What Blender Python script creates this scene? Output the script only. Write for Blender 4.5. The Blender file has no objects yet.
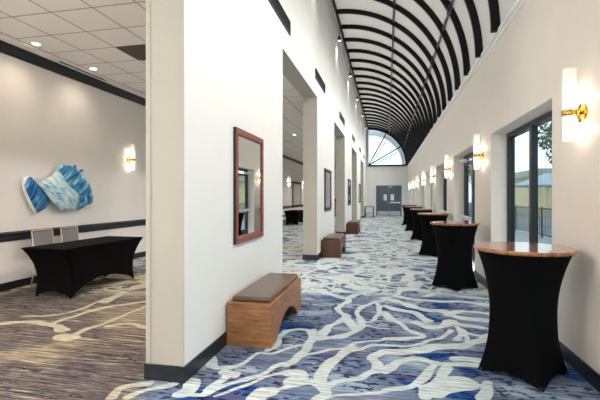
import bpy, bmesh, math, random
import numpy as np
from mathutils import Vector, Matrix
random.seed(4)
PI = math.pi
SC = bpy.context.scene
COL = SC.collection

# ---------------------------------------------------------------- camera, world, exposure
YAW = math.atan(87/400.0)
EYE = 1.5
cam_data = bpy.data.cameras.new('camera')
cam = bpy.data.objects.new('camera', cam_data)
COL.objects.link(cam)
cam.location = (0, 0, EYE)
cam.rotation_euler = (PI/2, 0, YAW)
cam_data.sensor_width = 36.0
cam_data.lens = 24.0
cam_data.shift_y = -3.5/600
cam_data.clip_start = 0.02
SC.camera = cam

SC.view_settings.view_transform = 'Standard'
SC.view_settings.look = 'None'
SC.view_settings.gamma = 1.0
SC.view_settings.use_curve_mapping = False
SC.view_settings.exposure = 1.08

world = bpy.data.worlds.new('overcast_sky')
SC.world = world
world.use_nodes = True
wn = world.node_tree.nodes; wl = world.node_tree.links
bg = wn['Background']
tc = wn.new('ShaderNodeTexCoord'); sx = wn.new('ShaderNodeSeparateXYZ')
wl.new(tc.outputs['Generated'], sx.inputs[0])
wr = wn.new('ShaderNodeValToRGB')
wl.new(sx.outputs['Z'], wr.inputs[0])
wr.color_ramp.elements[0].position = 0.0;  wr.color_ramp.elements[0].color = (0.80, 0.88, 0.93, 1)
wr.color_ramp.elements[1].position = 0.7;  wr.color_ramp.elements[1].color = (1.0, 0.99, 0.97, 1)
wl.new(wr.outputs[0], bg.inputs['Color'])
bg.inputs['Strength'].default_value = 2.6

SCONCE_W = 1.3
WASH_W = 60
ADDED_TRACK_W = 150
ADDED_PENDANT_W = 85
DOWN_W = 120

# ---------------------------------------------------------------- helpers
CY, SY = math.cos(YAW), math.sin(YAW)
def lin(c):
    c = c/255.0
    return c/12.92 if c <= 0.04045 else ((c+0.055)/1.055)**2.4
def rgb(r, g, b): return (lin(r), lin(g), lin(b), 1)

def floor_pt(px, py):
    d = 400*EYE/(py-196.5); l = (px-300)/400*d
    return (l*CY - d*SY, l*SY + d*CY)
def plane_pt(px, py, X):
    """point of the photograph that lies on the wall plane x = X -> (y, z)"""
    d = 400*X/(CY*(px-387.0))
    return ((d + X*SY)/CY, EYE + (196.5-py)*d/400)

MATS = {}
def mat(name, col, rough=0.5, metal=0.0, noise=0.0, nscale=30, spec=0.5, bump=0.0, coat=0.0, emit=None, es=0):
    m = bpy.data.materials.new(name); m.use_nodes = True
    nt = m.node_tree; b = nt.nodes['Principled BSDF']
    b.inputs['Base Color'].default_value = col
    b.inputs['Roughness'].default_value = rough
    b.inputs['Metallic'].default_value = metal
    b.inputs['Specular IOR Level'].default_value = spec
    b.inputs['Coat Weight'].default_value = coat
    if emit:
        b.inputs['Emission Color'].default_value = emit
        b.inputs['Emission Strength'].default_value = es
    if noise or bump:
        t = nt.nodes.new('ShaderNodeTexCoord'); n = nt.nodes.new('ShaderNodeTexNoise')
        n.inputs['Scale'].default_value = nscale; n.inputs['Detail'].default_value = 4
        nt.links.new(t.outputs['Object'], n.inputs['Vector'])
        if noise:
            r = nt.nodes.new('ShaderNodeValToRGB')
            r.color_ramp.elements[0].position = .3; r.color_ramp.elements[1].position = .7
            r.color_ramp.elements[0].color = tuple(c*(1-noise) for c in col[:3])+(1,)
            r.color_ramp.elements[1].color = tuple(min(1, c*(1+noise)) for c in col[:3])+(1,)
            nt.links.new(n.outputs['Fac'], r.inputs[0]); nt.links.new(r.outputs[0], b.inputs['Base Color'])
        if bump:
            bp = nt.nodes.new('ShaderNodeBump'); bp.inputs['Strength'].default_value = bump
            bp.inputs['Distance'].default_value = 0.004
            nt.links.new(n.outputs['Fac'], bp.inputs['Height']); nt.links.new(bp.outputs[0], b.inputs['Normal'])
    MATS[name] = m
    return m

def wood(name, c1, c2, scale, rough=0.35, coat=0.0, stretch=(1, 1, 1)):
    m = mat(name, c1, rough, coat=coat)
    nt = m.node_tree; b = nt.nodes['Principled BSDF']
    t = nt.nodes.new('ShaderNodeTexCoord'); mp = nt.nodes.new('ShaderNodeMapping')
    mp.inputs['Scale'].default_value = stretch
    n = nt.nodes.new('ShaderNodeTexNoise'); n.inputs['Scale'].default_value = scale
    n.inputs['Detail'].default_value = 5; n.inputs['Distortion'].default_value = 0.6
    r = nt.nodes.new('ShaderNodeValToRGB')
    r.color_ramp.elements[0].position = .3; r.color_ramp.elements[1].position = .72
    r.color_ramp.elements[0].color = c1; r.color_ramp.elements[1].color = c2
    nt.links.new(t.outputs['Object'], mp.inputs[0]); nt.links.new(mp.outputs[0], n.inputs['Vector'])
    nt.links.new(n.outputs['Fac'], r.inputs[0]); nt.links.new(r.outputs[0], b.inputs['Base Color'])
    return m

class MB:
    """collects shapes and builds ONE mesh object"""
    def __init__(s): s.v = []; s.f = []; s.mi = []; s.sm = []
    def add(s, vs, fs, mi=0, smooth=False):
        o = len(s.v); s.v += [tuple(v) for v in vs]
        for f in fs: s.f.append(tuple(i+o for i in f)); s.mi.append(mi); s.sm.append(smooth)
        return s
    def box(s, x0, y0, z0, x1, y1, z1, mi=0):
        vs = [(x0,y0,z0),(x1,y0,z0),(x1,y1,z0),(x0,y1,z0),(x0,y0,z1),(x1,y0,z1),(x1,y1,z1),(x0,y1,z1)]
        return s.add(vs, [(0,3,2,1),(4,5,6,7),(0,1,5,4),(1,2,6,5),(2,3,7,6),(3,0,4,7)], mi)
    def cyl(s, p0, p1, r0, r1=None, n=20, mi=0, caps=True, smooth=True):
        if r1 is None: r1 = r0
        p0 = Vector(p0); p1 = Vector(p1); d = (p1-p0).normalized()
        a = d.orthogonal().normalized(); b = d.cross(a)
        vs = []; 
        for p, r in ((p0, r0), (p1, r1)):
            for k in range(n):
                t = 2*PI*k/n; vs.append(p + a*math.cos(t)*r + b*math.sin(t)*r)
        s.add(vs, [(k, (k+1) % n, n+(k+1) % n, n+k) for k in range(n)], mi, smooth)
        if caps:
            s.add(vs[:n], [tuple(range(n-1, -1, -1))], mi); s.add(vs[n:], [tuple(range(n))], mi)
        return s
    def lathe(s, prof, n=32, mi=0, smooth=True, axis='z', c=(0,0,0)):
        vs = []
        for r, z in prof:
            for k in range(n):
                t = 2*PI*k/n
                p = (r*math.cos(t), r*math.sin(t), z)
                if axis == 'x': p = (z, r*math.cos(t), r*math.sin(t))
                vs.append((p[0]+c[0], p[1]+c[1], p[2]+c[2]))
        fs = []
        for j in range(len(prof)-1):
            for k in range(n):
                a = j*n+k; b = j*n+(k+1) % n
                fs.append((a, b, b+n, a+n))
        return s.add(vs, fs, mi, smooth)
    def prism(s, pts, axis, a0, a1, mi=0):
        """extrude a 2-D outline along an axis ('x','y','z')"""
        def P(u, v, w): return {'x': (w, u, v), 'y': (u, w, v), 'z': (u, v, w)}[axis]
        n = len(pts)
        vs = [P(u, v, a0) for u, v in pts] + [P(u, v, a1) for u, v in pts]
        s.add(vs, [tuple(range(n)), tuple(range(2*n-1, n-1, -1))] + [((k+1) % n, k, n+k, n+(k+1) % n) for k in range(n)], mi)
        return s
    def bar(s, p0, p1, w, h, mi=0):
        p0 = Vector(p0); p1 = Vector(p1); d = (p1-p0).normalized()
        up = Vector((0,0,1)) if abs(d.z) < .9 else Vector((1,0,0))
        a = d.cross(up).normalized(); b = a.cross(d)
        vs = []
        for p in (p0, p1):
            for i, j in ((-1,-1),(1,-1),(1,1),(-1,1)): vs.append(p + a*i*w/2 + b*j*h/2)
        return s.add(vs, [(0,1,2,3),(7,6,5,4),(0,4,5,1),(1,5,6,2),(2,6,7,3),(3,7,4,0)], mi)
    def build(s, name, mats, parent=None, bevel=0, segs=2, fix=True):
        me = bpy.data.meshes.new(name)
        me.from_pydata(s.v, [], s.f)
        if not isinstance(mats, (list, tuple)): mats = [mats]
        for m in mats: me.materials.append(m)
        me.polygons.foreach_set('material_index', s.mi)
        me.polygons.foreach_set('use_smooth', s.sm)
        if fix:
            b = bmesh.new(); b.from_mesh(me)
            bmesh.ops.remove_doubles(b, verts=b.verts, dist=1e-5)
            bmesh.ops.recalc_face_normals(b, faces=b.faces)
            b.to_mesh(me); b.free()
        me.update()
        o = bpy.data.objects.new(name, me); COL.objects.link(o)
        if parent: o.parent = parent
        if bevel:
            md = o.modifiers.new('bevel', 'BEVEL'); md.width = bevel; md.segments = segs; md.limit_method = 'ANGLE'
            md.angle_limit = math.radians(40)
        return o

def tag(o, label=None, cat=None, group=None, kind=None):
    if label: o['label'] = label
    if cat: o['category'] = cat
    if group: o['group'] = group
    if kind: o['kind'] = kind
    return o
def thing(name, label, cat, loc=(0,0,0), rz=0, group=None, kind=None):
    o = bpy.data.objects.new(name, None); COL.objects.link(o)
    o.empty_display_size = .1
    o.location = loc; o.rotation_euler = (0, 0, rz)
    return tag(o, label, cat, group, kind)
def kids(o): return [c for c in COL.objects if c.parent == o]
def dup(o, parent=None, loc=None, rz=None, label=None, group=None):
    c = o.copy(); COL.objects.link(c); c.parent = parent
    if loc is not None: c.location = loc
    if rz is not None: c.rotation_euler = (0, 0, rz)
    if label: c['label'] = label
    if group: c['group'] = group
    for ch in kids(o): dup(ch, c)
    return c

# ---------------------------------------------------------------- materials
WARMPAINT = mat('soft_warm_wall_paint', rgb(230,221,211), 0.55, noise=.015, nscale=3)
WHITE = mat('white_wall_paint', rgb(232,232,229), 0.55, noise=.015, nscale=3)
WARMWHITE = mat('warm_white_wall_paint', rgb(240,234,229), 0.6, noise=.015, nscale=3)
TAUPE = mat('taupe_wall_covering', rgb(174,169,158), 0.6, noise=.02, nscale=6)  # even darker taupe for all divider faces except the corridor side
BLACK = mat('black_satin_paint', rgb(26,27,32), 0.35)
NAVYBASE = mat('charcoal_rubber_base', rgb(27,31,39), 0.35)
RIB = mat('black_painted_steel', rgb(9,9,11), 0.55, spec=.25)
FRAME = mat('dark_bronze_aluminium', rgb(34,36,40), 0.35, metal=.3)
BRASS = mat('polished_brass', rgb(212,170,80), 0.22, metal=1.0)
MIRROR = mat('silvered_mirror', rgb(235,238,238), 0.01, metal=1.0)
STEEL = mat('brushed_steel', rgb(190,192,194), 0.3, metal=.9)
WHITEMETAL = mat('white_enamel', rgb(225,226,226), 0.4)
SPANDEX = mat('black_spandex_fabric', rgb(5,5,6), 0.85, spec=.1, bump=.1, nscale=300)
CHAIRFAB = mat('grey_woven_fabric', rgb(132,128,128), 0.9, noise=.15, nscale=120)
CHAIRMET = mat('champagne_metal_frame', rgb(190,178,158), 0.35, metal=.5)
LEATHER = mat('brown_taupe_leather', rgb(98,76,62), 0.3, noise=.1, nscale=12, bump=.25)
REDFRAME = wood('rosewood_frame_wood', rgb(112,52,40), rgb(160,88,70), 9, .35, stretch=(1,1,6))
DARKFRAME = mat('espresso_frame_wood', rgb(34,26,24), 0.4)
BENCHWOOD = wood('walnut_bench_veneer', rgb(126,80,46), rgb(178,124,80), 5, .38, stretch=(1, 1, 7))
DARKBENCH = wood('dark_walnut_bench_veneer', rgb(66,34,20), rgb(96,52,32), 5, .38, stretch=(1, 1, 7))
DOORPAINT = mat('blue_grey_door_paint', rgb(82,96,108), 0.45)
GRILLE = mat('dark_grille_metal', rgb(70,62,56), 0.6)
LAMPGLOW = mat('warm_lamp_glow', (1,1,1,1), 0.5, emit=(1, .86, .66, 1), es=9)

def translucent(name, col, tcol, fac, emit=None, es=0):
    m = bpy.data.materials.new(name); m.use_nodes = True
    nt = m.node_tree; nt.nodes.clear()
    out = nt.nodes.new('ShaderNodeOutputMaterial'); mx = nt.nodes.new('ShaderNodeMixShader')
    d = nt.nodes.new('ShaderNodeBsdfDiffuse'); t = nt.nodes.new('ShaderNodeBsdfTranslucent')
    d.inputs[0].default_value = col; t.inputs[0].default_value = tcol; mx.inputs[0].default_value = fac
    nt.links.new(d.outputs[0], mx.inputs[1]); nt.links.new(t.outputs[0], mx.inputs[2])
    res = mx
    if emit:
        e = nt.nodes.new('ShaderNodeEmission'); e.inputs[0].default_value = emit; e.inputs[1].default_value = es
        ad = nt.nodes.new('ShaderNodeAddShader'); nt.links.new(mx.outputs[0], ad.inputs[0]); nt.links.new(e.outputs[0], ad.inputs[1]); res = ad
    nt.links.new(res.outputs[0], out.inputs[0])
    return m
VAULT = translucent('translucent_vault_panel', rgb(178,172,163), (0.9,.88,.84,1), 0.07)
def clear_glass(name, tint, gloss=.08):
    m = bpy.data.materials.new(name); m.use_nodes = True
    nt = m.node_tree; nt.nodes.clear()
    out = nt.nodes.new('ShaderNodeOutputMaterial'); mx = nt.nodes.new('ShaderNodeMixShader')
    t = nt.nodes.new('ShaderNodeBsdfTransparent'); g = nt.nodes.new('ShaderNodeBsdfGlossy')
    t.inputs[0].default_value = tint; g.inputs['Roughness'].default_value = .02; mx.inputs[0].default_value = gloss
    nt.links.new(t.outputs[0], mx.inputs[1]); nt.links.new(g.outputs[0], mx.inputs[2]); nt.links.new(mx.outputs[0], out.inputs[0])
    return m
GLASS = clear_glass('window_glass', (.50,.545,.55,1))
FANGLASS = clear_glass('fan_window_glass', (.55,.60,.63,1), .05)
SHADEGLASS = translucent('frosted_sconce_glass', (.75,.75,.73,1), (.95,.93,.9,1), .6, emit=(1,.93,.82,1), es=.07)
BULB = mat('sconce_bulb', (1,1,1,1), .5, emit=(1,.88,.68,1), es=5)

# ---- carpet
def carpet():
    m = bpy.data.materials.new('patterned_broadloom_carpet'); m.use_nodes = True
    nt = m.node_tree; N = nt.nodes; L = nt.links; b = N['Principled BSDF']
    b.inputs['Roughness'].default_value = .95; b.inputs['Specular IOR Level'].default_value = .1
    g = N.new('ShaderNodeNewGeometry'); P = g.outputs['Position']
    def mapping(src, s, loc=(0,0,0)):
        n = N.new('ShaderNodeMapping'); n.inputs['Scale'].default_value = s; n.inputs['Location'].default_value = loc
        L.new(src, n.inputs[0]); return n.outputs[0]
    def noise(vec, scale, det=2, dist=0.0, col=False):
        n = N.new('ShaderNodeTexNoise'); n.inputs['Scale'].default_value = scale; n.inputs['Detail'].default_value = det
        n.inputs['Distortion'].default_value = dist; L.new(vec, n.inputs['Vector'])
        return n.outputs['Color' if col else 'Fac']
    def ramp(src, els, interp='LINEAR'):
        r = N.new('ShaderNodeValToRGB'); r.color_ramp.interpolation = interp
        e = r.color_ramp.elements
        while len(e) < len(els): e.new(.5)
        for k, (p, c) in enumerate(els): e[k].position = p; e[k].color = c if len(c) == 4 else c+(1,)
        L.new(src, r.inputs[0]); return r.outputs[0]
    def math_(op, a, b_=None, clamp=False):
        n = N.new('ShaderNodeMath'); n.operation = op; n.use_clamp = clamp
        for i, x in enumerate((a, b_)):
            if x is None: continue
            if isinstance(x, (int, float)): n.inputs[i].default_value = x
            else: L.new(x, n.inputs[i])
        return n.outputs[0]
    def step(src, lo, hi, a=0., c=1.):
        n = N.new('ShaderNodeMapRange'); n.interpolation_type = 'SMOOTHSTEP'
        for i, v in ((1, lo), (2, hi), (3, a), (4, c)): n.inputs[i].default_value = v
        L.new(src, n.inputs[0]); return n.outputs[0]
    def mix(f, a, c):
        n = N.new('ShaderNodeMix'); n.data_type = 'RGBA'
        for s, x in ((n.inputs[0], f), (n.inputs[6], a), (n.inputs[7], c)):
            if isinstance(x, (int, float)): s.default_value = x
            elif isinstance(x, tuple): s.default_value = x
            else: L.new(x, s)
        return n.outputs[2]
    sep = N.new('ShaderNodeSeparateXYZ'); L.new(P, sep.inputs[0]); X = sep.outputs[0]; Y = sep.outputs[1]
    # thin woven streaks running across the corridor
    st1 = noise(mapping(P, (1.1, 26, 1)), 1.6, 3)
    st2 = noise(mapping(P, (2.2, 60, 1), (5, 3, 0)), 1.5, 2)
    big = noise(mapping(P, (.5, .8, 1), (2, 9, 0)), 1.1, 2)
    s = math_('ADD', math_('MULTIPLY', st1, .6), math_('MULTIPLY', st2, .4))
    blue = ramp(s, [(.34, rgb(44,54,86)), (.42, rgb(86,104,138)), (.48, rgb(126,146,172)), (.53, rgb(100,108,132)), (.58, rgb(146,158,176)), (.66, rgb(112,114,132))])
    deep = ramp(s, [(.35, rgb(22,38,84)), (.5, rgb(42,76,138)), (.66, rgb(96,124,166))])
    pale = ramp(s, [(.35, rgb(120,140,168)), (.5, rgb(160,176,192)), (.66, rgb(192,196,196))])
    tone = noise(mapping(P, (1.0, 1.5, 1), (7, 1, 0)), 1.25, 1)
    ground = mix(step(tone, .58, .62), blue, deep)
    ground = mix(step(math_('ADD', tone, step(Y, 3.5, 12, 0, -.07)), .49, .41), ground, pale)
    # short navy dashes
    dash = noise(mapping(P, (11, 22, 1), (1, 4, 0)), 1.0, 1, .6)
    dz = noise(mapping(P, (1.3, 1.6, 1), (3, 3, 0)), 1.5, 1)
    dm = math_('MULTIPLY', step(dash, .54, .59), step(dz, .42, .50))
    purp = ramp(s, [(.36, rgb(66,62,84)), (.46, rgb(112,110,128)), (.53, rgb(88,84,104)), (.6, rgb(142,144,156)), (.66, rgb(104,102,118))])
    long_ = noise(mapping(P, (.55, 3.2, 1), (11, 5, 0)), 1.5, 2)
    ground = mix(math_('MULTIPLY', step(long_, .52, .58), .7), ground, purp)
    ground = mix(math_('MULTIPLY', dm, .85), ground, rgb(24,30,62))
    brown = ramp(s, [(.36, rgb(30,28,38)), (.42, rgb(100,94,98)), (.47, rgb(56,52,64)), (.52, rgb(142,132,120)), (.56, rgb(66,60,72)), (.63, rgb(182,172,150))])
    brown = mix(math_('MULTIPLY', math_('MULTIPLY', step(dash, .6, .64), step(dz, .5, .56)), .7), brown, rgb(34,32,44))
    tan = ramp(s, [(.38, rgb(92,82,76)), (.46, rgb(160,148,126)), (.52, rgb(116,104,92)), (.6, rgb(190,178,150))])
    brown = mix(step(math_('ADD', big, math_('MULTIPLY', math_('SUBTRACT', st1, .5), .5)), .52, .62), brown, tan)
    # region: brown in the near ballroom, blue in the corridor and further back
    wob = math_('MULTIPLY', math_('SUBTRACT', noise(P, .9, 2), .5), 1.4)
    fx = step(math_('ADD', X, wob), -1.55, -2.15)
    fy = step(math_('ADD', Y, wob), 8.6, 6.4)
    room = math_('MULTIPLY', fx, math_('MAXIMUM', fy, .12))
    base = mix(room, ground, brown)
    # vines
    w1 = noise(P, 1.3, 2, col=True)
    va = N.new('ShaderNodeVectorMath'); va.operation = 'MULTIPLY_ADD'
    L.new(w1, va.inputs[0]); va.inputs[1].default_value = (1.0, 1.3, 0); L.new(P, va.inputs[2])
    vo = N.new('ShaderNodeTexVoronoi'); vo.feature = 'DISTANCE_TO_EDGE'; vo.inputs['Scale'].default_value = 1.0
    L.new(mapping(va.outputs[0], (1.55, 2.0, 1)), vo.inputs['Vector'])
    vo2 = N.new('ShaderNodeTexVoronoi'); vo2.feature = 'DISTANCE_TO_EDGE'; vo2.inputs['Scale'].default_value = 1.0
    L.new(mapping(va.outputs[0], (3.3, 3.4, 1), (4, 4, 0)), vo2.inputs['Vector'])
    thr = math_('MULTIPLY', noise(P, 1.9, 1), .34)
    thr = math_('SUBTRACT', thr, .075)
    v = step(math_('SUBTRACT', vo.outputs['Distance'], thr), .02, -.02)
    thr2 = math_('SUBTRACT', math_('MULTIPLY', noise(mapping(P, (1,1,1), (8,8,0)), 1.4, 1), .42), .13)
    v2 = step(math_('SUBTRACT', vo2.outputs['Distance'], thr2), .02, -.02)
    v = math_('MAXIMUM', v, v2)
    v = math_('MULTIPLY', v, math_('SUBTRACT', 1.0, math_('MULTIPLY', room, step(noise(mapping(P,(1,1,1),(20,1,0)), .8, 1), .4, .6))))
    az = N.new('ShaderNodeAttribute'); az.attribute_name = 'zone'
    av = N.new('ShaderNodeAttribute'); av.attribute_name = 'vine'
    mv = N.new('ShaderNodeMix'); L.new(az.outputs['Fac'], mv.inputs[0]); L.new(v, mv.inputs[2])
    L.new(step(av.outputs['Fac'], .4, .6), mv.inputs[3]); v = mv.outputs[0]
    creamb = ramp(s, [(.35, rgb(176,192,198)), (.5, rgb(206,214,212)), (.65, rgb(214,222,222))])
    creamt = ramp(s, [(.35, rgb(166,158,138)), (.5, rgb(192,184,162)), (.65, rgb(204,198,178))])
    creamg = ramp(s, [(.35, rgb(176,186,186)), (.5, rgb(204,208,204)), (.65, rgb(216,218,212))])
    cream = mix(step(big, .45, .6), creamb, creamg)
    base = mix(v, base, mix(room, cream, creamt))
    # ribbed yarn: fine dark and light rows over everything
    row = noise(mapping(P, (2.5, 46, 1), (9, 2, 0)), 1.3, 2)
    row2 = noise(mapping(P, (9, 70, 1), (1, 2, 0)), 1.3, 1)
    k = math_('ADD', step(row, .34, .66, .60, .94), step(row2, .35, .65, -.10, .10))
    hv = N.new('ShaderNodeHueSaturation'); hv.inputs['Saturation'].default_value = 1.08
    L.new(k, hv.inputs['Value']); L.new(base, hv.inputs['Color']); base = hv.outputs[0]
    L.new(base, b.inputs['Base Color'])
    bp = N.new('ShaderNodeBump'); bp.inputs['Strength'].default_value = .25; bp.inputs['Distance'].default_value = .004
    L.new(noise(P, 260, 1), bp.inputs['Height']); L.new(bp.outputs[0], b.inputs['Normal'])
    return m
CARPET = carpet()

# ---------------------------------------------------------------- structure dimensions
XL, XR = -1.6, 1.6           # corridor faces
XB = -1.935                  # ballroom face of the divider
XW = -5.95                   # ballroom left wall
ZC = 3.95                    # ballroom ceiling
YE = 31.95                   # end wall
Y0 = -6.0                    # back of the hall
ZOP = 3.83                   # head of the openings
PIER = [(2.95+6.3*k, 2.95+6.3*k+3.12) for k in range(-1, 5)]
PIER[0] = (Y0, PIER[0][1]); PIER[-1] = (PIER[-1][0], YE)

# ---- floor with the woven vine pattern traced in the foreground
STROKES = []
def S(org, sc, w, *pts):
    STROKES.append((w, [floor_pt(org[0]+x/sc, org[1]+y/sc) for x, y in pts]))
A, B, C_, D_ = (180,330), (285,330), (385,330), (285,270); k5 = 600/105
S(A,k5,.13,(0,370),(60,335),(70,290)); S(A,k5,.10,(180,160),(195,210),(280,215))
S(A,k5,.055,(280,215),(370,185),(440,135),(520,135),(600,110)); S(A,k5,.06,(500,118),(550,85),(570,40),(600,10))
S(A,k5,.07,(20,370),(130,370),(200,335),(280,305),(440,265),(530,220),(600,190))
S(A,k5,.06,(160,345),(230,290),(290,245)); S(A,k5,.045,(200,375),(300,345),(400,305),(480,275),(600,235)); S(A,k5,.11,(250,245),(320,255))
S(A,k5,.15,(430,390),(460,360),(520,348)); S(A,k5,.05,(500,345),(600,335))
S(B,k5,.11,(0,200),(60,165),(120,110),(150,60),(165,0)); S(B,k5,.07,(150,60),(230,50),(300,35),(420,0)); S(B,k5,.05,(215,50),(250,0))
S(B,k5,.055,(0,110),(70,90),(130,85)); S(B,k5,.05,(50,180),(160,130),(260,115),(350,100),(430,70),(600,50))
S(B,k5,.11,(205,290),(215,235),(260,190),(320,140),(380,100)); S(B,k5,.06,(270,180),(340,140),(430,105),(500,88),(600,90))
S(B,k5,.08,(0,330),(80,305),(150,300),(220,320),(330,290),(440,270),(520,235),(600,205)); S(B,k5,.09,(200,290),(215,330),(230,360),(190,400))
S(B,k5,.14,(10,245),(80,245),(85,275),(30,290)); S(B,k5,.10,(525,235),(525,190),(500,160),(550,130),(600,130)); S(B,k5,.045,(230,385),(350,370),(470,360),(600,345))
S(C_,k5,.09,(0,240),(60,200),(100,170),(180,165),(280,185),(400,195),(520,200)); S(C_,k5,.06,(0,90),(150,90),(240,65),(330,40),(380,0)); S(C_,k5,.05,(0,50),(120,45),(210,30),(150,0))
S(C_,k5,.17,(0,125),(100,125),(200,115),(300,95),(420,92)); S(C_,k5,.12,(400,95),(470,85),(540,60),(600,30)); S(C_,k5,.07,(480,70),(460,30),(420,0))
S(C_,k5,.14,(400,165),(480,168),(580,180)); S(C_,k5,.08,(0,345),(100,335),(180,310),(230,260),(280,195)); S(C_,k5,.10,(225,375),(260,320),(320,270),(350,215))
S(C_,k5,.26,(290,345),(370,310),(450,300)); S(C_,k5,.10,(560,390),(590,300))
S(D_,k5,.08,(0,350),(120,340),(160,380),(240,385),(330,380),(420,340),(440,300),(415,250),(430,220),(480,195),(530,180),(600,160))
S(D_,k5,.10,(200,380),(240,330),(300,300),(350,270),(320,240),(300,215),(360,180),(360,160)); S(D_,k5,.16,(350,280),(400,330))
S(D_,k5,.06,(430,300),(500,290),(540,240),(530,190)); S(D_,k5,.06,(540,240),(600,290)); S(D_,k5,.05,(440,310),(520,330),(600,335))
S(D_,k5,.12,(110,125),(200,125),(300,150),(360,160),(440,130),(600,140)); S(D_,k5,.14,(110,100),(180,75),(300,82),(420,90),(520,90),(600,80))
S(D_,k5,.06,(210,125),(260,100)); S(D_,k5,.08,(295,135),(345,100))
S(D_,k5,.13,(440,100),(470,140))
E_ = (385,270)
S(E_,k5,.08,(0,240),(60,290),(150,350),(220,375),(120,395),(0,392)); S(E_,k5,.13,(180,300),(240,325),(330,322),(380,290),(420,310),(560,330))
S(E_,k5,.16,(0,160),(90,185),(180,215),(250,230),(330,235),(420,270),(590,290)); S(E_,k5,.14,(0,205),(60,225),(170,245),(240,290)); S(E_,k5,.12,(360,260),(420,235),(500,240),(595,250))
S(E_,k5,.14,(100,110),(60,140),(140,165),(330,180),(440,180),(590,200)); S(E_,k5,.12,(230,150),(330,130),(420,150),(590,165)); S(E_,k5,.08,(440,340),(500,370),(590,385)); S(E_,k5,.07,(410,400),(430,350),(400,320))
k2 = 571/200; F_ = (0,260)
S(F_,k2,.13,(0,182),(80,176),(150,186),(180,200)); S(F_,k2,.20,(175,218),(205,222)); S(F_,k2,.08,(195,222),(240,200),(300,180),(360,155),(425,130))
S(F_,k2,.10,(150,180),(220,158),(300,135),(425,118)); S(F_,k2,.06,(60,162),(200,150),(300,110)); S(F_,k2,.09,(310,188),(370,182),(425,195))
S(F_,k2,.10,(320,392),(345,365),(420,352)); S(F_,k2,.07,(360,392),(420,372),(500,352)); S(F_,k2,.14,(300,120),(360,90),(420,80))

def make_floor():
    xs = np.arange(XW-.1, XR+.101, .021); ys = np.arange(2.0, 6.6, .021)
    nx, ny = len(xs), len(ys)
    gx, gy = np.meshgrid(xs, ys)
    # slight organic wobble of the stroke edges
    wx = gx + .007*np.sin(gy*19+gx*7) + .01*np.sin(gx*31); wy = gy + .007*np.sin(gx*17-gy*5) + .01*np.sin(gy*27)
    val = np.full(gx.shape, -1.0)
    for w, pts in STROKES:
        # smooth the polyline (Catmull-Rom)
        P = [pts[0]] + pts + [pts[-1]]; q = []
        for i in range(1, len(P)-2):
            p0, p1, p2, p3 = [np.array(p) for p in P[i-1:i+3]]
            for t in np.linspace(0, 1, 5, endpoint=False):
                q.append(.5*((2*p1)+(-p0+p2)*t+(2*p0-5*p1+4*p2-p3)*t*t+(-p0+3*p1-3*p2+p3)*t**3))
        q.append(np.array(pts[-1])); q = np.array(q)
        d = np.full(gx.shape, 9.0)
        for a, b in zip(q[:-1], q[1:]):
            ab = b-a; l2 = max(1e-9, ab@ab)
            t = np.clip(((wx-a[0])*ab[0]+(wy-a[1])*ab[1])/l2, 0, 1)
            d = np.minimum(d, np.hypot(wx-a[0]-t*ab[0], wy-a[1]-t*ab[1]))
        val = np.maximum(val, (w/2*.9 - d))
    vine = np.clip(.5 + val/.03, 0, 1)
    depth = -gx*SY + gy*CY
    zone = np.clip((6.4-depth)/.5, 0, 1)*np.clip((gy-2.05)/.3, 0, 1)
    zone = np.where(gx < -4.9, zone*np.clip((gx+5.6)/.6, 0, 1), zone)
    vs = [(float(x), float(y), 0.0) for x, y in zip(gx.ravel(), gy.ravel())]
    fs = []
    for j in range(ny-1):
        o = j*nx
        fs += [(o+i, o+i+1, o+nx+i+1, o+nx+i) for i in range(nx-1)]
    x0, x1, ya, yb = float(xs[0]), float(xs[-1]), float(ys[0]), float(ys[-1])
    n = len(vs)
    vs += [(x0,Y0,0),(x1,Y0,0),(x1,ya,0),(x0,ya,0),(x0,yb,0),(x1,yb,0),(x1,YE+.2,0),(x0,YE+.2,0)]
    fs += [(n,n+1,n+2,n+3),(n+4,n+5,n+6,n+7)]
    me = bpy.data.meshes.new('floor'); me.from_pydata(vs, [], fs); me.materials.append(CARPET)
    for nm, arr in (('vine', vine), ('zone', zone)):
        at = me.attributes.new(nm, 'FLOAT', 'POINT')
        at.data.foreach_set('value', np.concatenate([arr.ravel(), np.zeros(8)]).astype(np.float32))
    o = bpy.data.objects.new('floor', me); COL.objects.link(o)
    tag(o, 'patterned carpet, blue and white vines in the corridor, brown streaks in the ballroom', 'floor', kind='structure')
make_floor()

# ---- corridor divider wall with tall openings
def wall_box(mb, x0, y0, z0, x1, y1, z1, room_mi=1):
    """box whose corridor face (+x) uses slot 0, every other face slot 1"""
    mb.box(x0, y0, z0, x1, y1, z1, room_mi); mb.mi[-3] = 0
mb = MB()
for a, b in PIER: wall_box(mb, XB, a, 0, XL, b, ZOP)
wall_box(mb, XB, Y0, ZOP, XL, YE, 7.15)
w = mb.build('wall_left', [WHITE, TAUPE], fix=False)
tag(w, 'tall white corridor wall with five openings into the ballroom', 'wall', kind='structure')
# slim corner guards on the near pier
mb = MB(); mb.box(XL-.026, PIER[1][0]-.006, .13, XL+.003, PIER[1][0], ZOP); mb.box(XB-.003, PIER[1][0]-.006, .13, XB+.04, PIER[1][0], ZOP)
tag(mb.build('trim_1', TAUPE), 'slim corner guards on the edge of the nearest pier', 'trim', kind='structure')

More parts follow.
